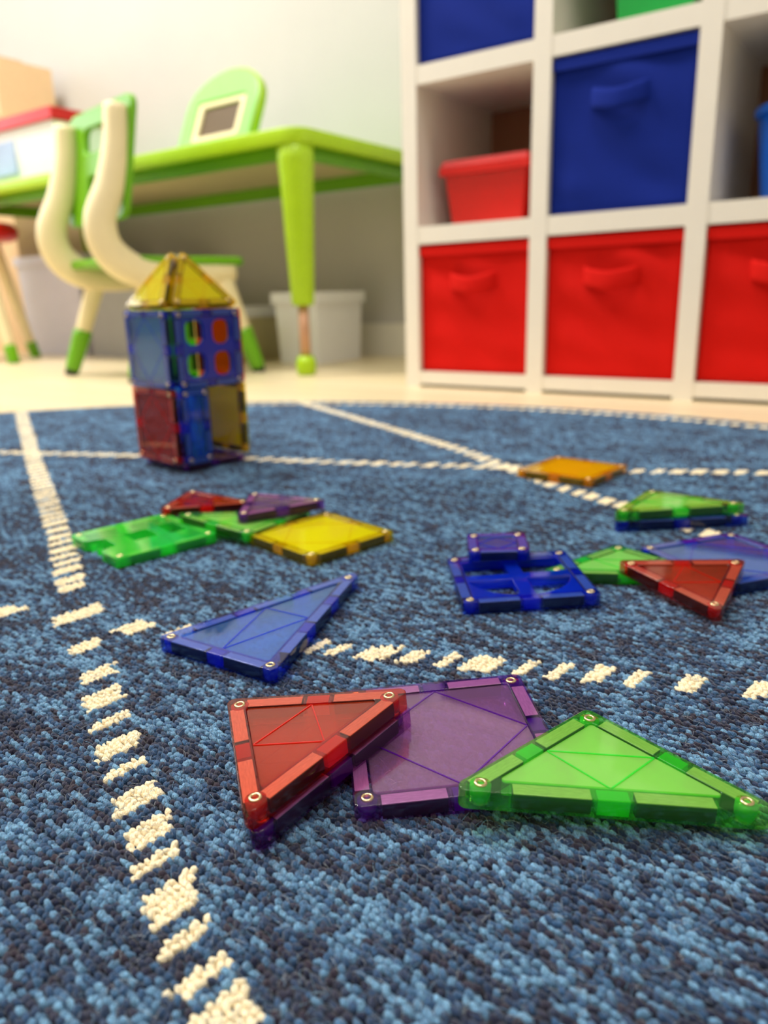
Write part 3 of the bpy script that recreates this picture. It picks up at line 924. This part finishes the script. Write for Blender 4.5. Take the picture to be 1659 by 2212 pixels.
CACHE = {}
def tile_meshes(shape, style):
    key = (shape, style)
    if key in CACHE: return CACHE[key]
    poly = SHAPES[shape]
    mags = magnets_for(poly)
    outer = rounded(poly, 0.0030, 5)
    inner_p = inset(poly, FW)
    d = {}
    def extra(bm):
        for c, a, ml in mags:
            for s in (-1, 1):
                off = Vector((math.cos(a), math.sin(a))) * (ml / 2 + 0.0009) * s
                bx(bm, (c.x + off.x, c.y + off.y, T / 2), (0.0005, 0.0040, T * 0.70), a)
    # solid moulded blocks in the gaps between the magnets
    blocks = []
    for i in range(len(poly)):
        a, b = Vector(poly[i]), Vector(poly[(i + 1) % len(poly)]); L = (b - a).length
        u = (b - a) / L; nrm = Vector((-u.y, u.x)); ang = math.atan2(u.y, u.x)
        sp = [(0.0, 0.0085)] if 0.05 < L < 0.08 else ([(0.0, 0.0100)] if 0.08 < L < 0.12 else ([(-0.018, 0.010), (0.018, 0.010)] if L > 0.12 else []))
        for q, w_ in sp:
            blocks.append((box_mesh('block', (w_, 0.0050, T * 0.80), 0.0004), a + u * (L / 2 + q) + nrm * 0.0033, ang))
    d['blocks'] = blocks
    if style == 'door':
        # open frame with a door notch and two window holes
        h = SZ / 2
        ol = [(-h, -h), (h, -h), (h, h), (-h, h)]
        body = rounded([(-h, -h), (h, -h), (h, h), (-h, h), (-h, 0.0135), (-h + 0.013, 0.0105), (-h + 0.013, -0.0105), (-h, -0.0135)], 0.0028, 5)
        holes = [rounded([(-0.011, -0.010), (0.007, -0.010), (0.007, 0.010), (-0.011, 0.010)], 0.002), rounded([(0.0155, -0.012), (0.0285, -0.012), (0.0285, 0.012), (0.0155, 0.012)], 0.002)]
        d['frame'] = outline_mesh('frame', [body] + holes, 0, T, 0.0004, extra)
        d['panel'] = None
        mags = [m for m in mags if not (abs(m[0].x + h) < 0.006)] + [(Vector((-h + 0.003, 0.0245)), math.pi / 2, 0.012), (Vector((-h + 0.003, -0.0245)), math.pi / 2, 0.012)]
    elif style in ('arch_window', 'four_pane'):
        inn = rounded(inner_p, 0.0012, 3)
        d['frame'] = outline_mesh('frame', [outer, inn], 0, T, 0.0004, extra)
        R = SZ / 2 - FW - 0.001; bw = 0.0042
        if style == 'arch_window':
            def quarter(sx):   # lower panes are cut by one big arc
                pts = [(sx * bw, -bw)]
                arc = []
                for k in range(9):
                    a = math.asin(bw / R) + (math.pi / 2 - 2 * math.asin(bw / R)) * k / 8
                    arc.append((sx * R * math.sin(a), -R * math.cos(a)))
                return pts + arc
            top = lambda sx: [(sx * bw, bw), (sx * R, bw), (sx * R, R - 0.002), (sx * bw, R - 0.002)]
            holes = [rounded(top(1), 0.001, 2), rounded(top(-1)[::-1], 0.001, 2), quarter(1), quarter(-1)]
        else:
            rr_ = 0.0075
            cell = lambda cx, cy: rounded([(cx - 0.0108, cy - 0.0118), (cx + 0.0108, cy - 0.0118), (cx + 0.0108, cy + 0.0118), (cx - 0.0108, cy + 0.0118)], rr_, 5)
            holes = [cell(sx * 0.0155, sy * 0.0155) for sx in (-1, 1) for sy in (-1, 1)]
        d['panel'] = outline_mesh('panel', [rounded(inset(poly, FW + 0.00005), 0.0012, 3)] + holes, 0.0007, T - 0.0007, 0.0003)
    else:
        inn = rounded(inner_p, 0.0012, 3)
        d['frame'] = outline_mesh('frame', [outer, inn], 0, T, 0.0004, extra)
        d['panel'] = outline_mesh('panel', [rounded(inset(poly, FW + 0.00005), 0.0012, 3)], -0.0003, 0.0003)
        mids = [((inner_p[i][0] + inner_p[(i + 1) % len(inner_p)][0]) / 2, (inner_p[i][1] + inner_p[(i + 1) % len(inner_p)][1]) / 2) for i in range(len(inner_p))]
        d['ridge'] = []
        for i in range(len(mids)):
            a, b = Vector(mids[i]), Vector(mids[(i + 1) % len(mids)])
            L = (b - a).length
            d['ridge'].append((box_mesh('ridge', (L - 0.0006, 0.0005, 0.00035), 0.0001), (a + b) / 2, math.atan2((b - a).y, (b - a).x)))
    d['style'] = style
    d['mags'] = [(box_mesh('magnet', (ml, 0.0050, T * 0.74), 0.0002), c, a) for c, a, ml in mags]
    d['keep'] = {}  # thin pale caps that paint the reflection on the magnet tops
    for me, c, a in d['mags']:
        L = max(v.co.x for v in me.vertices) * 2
        d['keep'][round(me.vertices[0].co.x ** 2 * 1e6)] = box_mesh('magnet_top_sheen', (L, 0.0050, 0.0003))
    if 'rivet' not in CACHE:
        CACHE['rivet'] = lathe_mesh('rivet', [(0.0012, T - 0.0030), (0.0012, T + 0.00010), (0.0015, T + 0.00030), (0.0019, T + 0.00026), (0.0022, T + 0.00002), (0.0022, T - 0.0012), (0.0018, T - 0.003)], 22)
        CACHE['bore'] = lathe_mesh('bore', [(0, T - 0.0016), (0.00122, T - 0.0016), (0.00122, T - 0.0034), (0, T - 0.0034)], 14)
    if 'post' not in CACHE:
        CACHE['post'] = lathe_mesh('post', [(0, 0.0005), (0.0035, 0.0005), (0.0035, T - 0.0006), (0, T - 0.0006)], 18)
    d['riv'] = inset(poly, 0.0047 if shape != 'tall' else 0.0044)
    CACHE[key] = d
    return d

def tile(label, shape, color, mw, style='panel', group=None, name='magnetic_tile'):
    d = tile_meshes(shape, style)
    r = empty(name)
    r.matrix_world = mw
    tag(r, label, 'magnetic tile', group)
    mf, mp, mb_ = PLAST[color]
    link('frame', d['frame'], mb_ if style == 'door' else mf, r)
    if style == 'panel':
        for z in (0.0011, T - 0.0011):
            p = link('panel', d['panel'], mp, r, (0, 0, z))
            if z > T / 2:
                for me, c, a in d['ridge']:
                    link('ridge', me, mb_, p, (c.x, c.y, 0.00042), (0, 0, a))
    elif d['panel'] is not None:
        link('panel', d['panel'], mb_, r)
    for me, c, a in d['mags']:
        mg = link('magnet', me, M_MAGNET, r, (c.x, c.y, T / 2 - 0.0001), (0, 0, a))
        link('magnet_top_sheen', d['keep'][round(me.vertices[0].co.x ** 2 * 1e6)], M_MAGSHEEN, mg, (0, 0, T * 0.37 + 0.00025))
    for me, c, a in d['blocks']:
        if style != 'door' or c.x > -0.030:
            link('block', me, mb_, r, (c.x, c.y, T / 2), (0, 0, a))
    for x, y in d['riv']:
        link('post', CACHE['post'], mb_, r, (x, y, 0))
        v = link('rivet', CACHE['rivet'], M_RIVET, r, (x, y, 0))
        link('bore', CACHE['bore'], M_HOLE, v)
    return r

SIT = 0.0006      # tiles rest on the tips of the loops
def pose(x, y, z, yaw, tx=0, ty=0):
    return Matrix.Translation((x, y, z + SIT)) @ Matrix.Rotation(math.radians(ty), 4, 'Y') @ Matrix.Rotation(math.radians(tx), 4, 'X') @ Matrix.Rotation(math.radians(yaw), 4, 'Z')

GL = 'magnetic tiles lying on the rug'
tile('red triangle magnetic tile on top of a purple triangle in the foreground', 'wedge', 'red', pose(-0.0325, 0.2431, 0.0100, -75.5, 2, -4.3), group=GL)
tile('purple triangle magnetic tile under the foreground red triangle', 'wedge', 'purple', pose(-0.0310, 0.2425, 0.0028, -75.0, 2, -4.3), group=GL)
tile('clear purple square magnetic tile between the red and green triangles', 'square', 'purple', pose(0.0219, 0.2540, 0.0003, 5.0, 1.3, -1.6), group=GL)
tile('large neon green triangle magnetic tile in the right foreground', 'right', 'green', pose(0.0712, 0.2225, 0.0054, -140.1, 2.3, 2.6), group=GL)
tile('long narrow blue triangle magnetic tile lying across the dashed line', 'tall', 'blue', pose(-0.0591, 0.3615, 0.0004, -32.3, 0, -0.4), group=GL)
tile('blue four-pane arched window magnetic tile', 'square', 'blue', pose(0.0771, 0.4173, 0.0007, 1.9, -0.3, -1.8), 'arch_window', group=GL)
tile('small blue square magnetic tile resting on the blue window tile', 'small', 'blue', pose(0.0707, 0.4552, 0.0085, -4.8, -0.3, -1.8), group=GL)
tile('clear yellow square magnetic tile beside the purple triangle', 'square', 'yellow', pose(-0.0457, 0.5126, 0.0003, 42.8, 0.2, 0), group=GL)
tile('opaque looking orange square magnetic tile alone on the crossing of dashed lines', 'square', 'orange', pose(0.1772, 0.6971, 0.0002, 48.4), group=GL)
tile('dark red triangle magnetic tile leaning on a green tile at the right', 'equal', 'red', pose(0.1706, 0.3981, 0.0050, 56.7, 4.8, -0.3), group=GL)
tile('green triangle magnetic tile between the blue window and the dark red triangle', 'right', 'green', pose(0.1447, 0.4330, 0.0002, -143.2, 0.5, 0), group=GL)
tile('blue square magnetic tile with pink reflections under the dark red triangle', 'square', 'blue', pose(0.2105, 0.4402, 0.0004, 20.2, -0.2, 0.3), group=GL)
tile('green triangle magnetic tile stacked on a dark blue one near the right edge', 'right', 'green', pose(0.2110, 0.5417, 0.0078, -127.7, 0.6, 0), group=GL)
tile('dark blue triangle magnetic tile under the green one near the right edge', 'right', 'blue', pose(0.2120, 0.5380, 0.0006, -131.0, 0.3, 0), group=GL)
tile('green house-front magnetic tile with a door notch and window holes', 'square', 'green', pose(-0.1714, 0.5197, 0.0002, 42.9, 0.3, 0), 'door', group=GL)
tile('green triangle magnetic tile between the green house-front and the yellow square', 'right', 'green', pose(-0.1022, 0.5408, 0.0038, 56.0, 1.5, 3.5), group=GL)
tile('red triangle magnetic tile behind the green triangle left of the yellow square', 'equal', 'red', pose(-0.1479, 0.5990, 0.0035, 144.7, -2.5, 2.5), group=GL)
tile('purple triangle magnetic tile resting on the green triangle behind the yellow square', 'equal', 'purple', pose(-0.0855, 0.5650, 0.0093, 151.4, -1.0, -1), group=GL)

# ---- the little tower
GT = 'magnetic tiles of the little tower'
TF = Vector((-0.1990, 0.7515, 0)); tyaw = math.radians(46)
ex = Vector((math.cos(tyaw), math.sin(tyaw), 0)); ey = Vector((-math.sin(tyaw), math.cos(tyaw), 0))
CT = TF + (ex + ey) * (SZ / 2)
def wall_tile(side, z, xoff=0.0):
    """side: outward normal; tile stands on its edge with its inner face on the square's side"""
    n = {'right_front': -ey, 'left_front': -ex, 'right_back': ex, 'left_back': ey}[side]
    up = Vector((0, 0, 1)); xa = up.cross(n)
    o = CT + n * (SZ / 2) + up * (z + SZ / 2) + xa * xoff
    return Matrix(((xa.x, up.x, n.x, o.x), (xa.y, up.y, n.y, o.y), (xa.z, up.z, n.z, o.z), (0, 0, 0, 1)))
Z1 = T + 0.0012; Z2 = Z1 + SZ + 0.0002; Z3 = Z2 + SZ + 0.0002
tile('purple square magnetic tile forming the floor of the tower', 'square', 'purple', Matrix.Translation(CT + Vector((0, 0, 0.0009))) @ Matrix.Rotation(tyaw, 4, 'Z'), group=GT)
tile('wine red square tile in the lower left face of the tower', 'square', 'red', wall_tile('left_front', Z1), group=GT)
tile('narrow upright blue tile in the lower right face of the tower', 'half', 'blue', wall_tile('right_front', Z1, -SZ / 2 + 0.0155), group=GT)
tile('yellow square tile seen through the open lower right side of the tower', 'square', 'yellow', wall_tile('right_back', Z1), group=GT)
tile('dark blue square tile at the hidden lower back of the tower', 'square', 'blue', wall_tile('left_back', Z1), group=GT)
tile('teal looking blue square tile in the upper left face of the tower', 'square', 'blue', wall_tile('left_front', Z2), group=GT)
tile('blue window tile with four rounded panes in the upper tower face', 'square', 'blue', wall_tile('right_front', Z2), 'four_pane', group=GT)
tile('red square tile behind the right panes of the tower window', 'square', 'red', wall_tile('right_back', Z2), group=GT)
tile('green square tile behind the left panes of the tower window', 'square', 'green', wall_tile('left_back', Z2), group=GT)
HP = SZ / math.sqrt(2)
apex = CT + Vector((0, 0, Z3 + HP))
words = {'right_front': 'yellow triangle roof tile above the window of the tower', 'left_front': 'pale shining yellow triangle roof tile on the left slope of the tower',
         'right_back': 'yellow triangle roof tile on the right back slope of the tower', 'left_back': 'yellow triangle roof tile on the hidden back slope of the tower'}
for side, lab in words.items():
    n = {'right_front': -ey, 'left_front': -ex, 'right_back': ex, 'left_back': ey}[side]
    mb = CT + n * (SZ / 2) + Vector((0, 0, Z3))
    ya = (apex - mb).normalized(); xa = Vector((0, 0, 1)).cross(n); za = xa.cross(ya)
    o = mb + ya * (SZ * math.sqrt(3) / 2 / 3) + za * 0.0004
    tile(lab, 'equal', 'yellow', Matrix(((xa.x, ya.x, za.x, o.x), (xa.y, ya.y, za.y, o.y), (xa.z, ya.z, za.z, o.z), (0, 0, 0, 1))), group=GT)
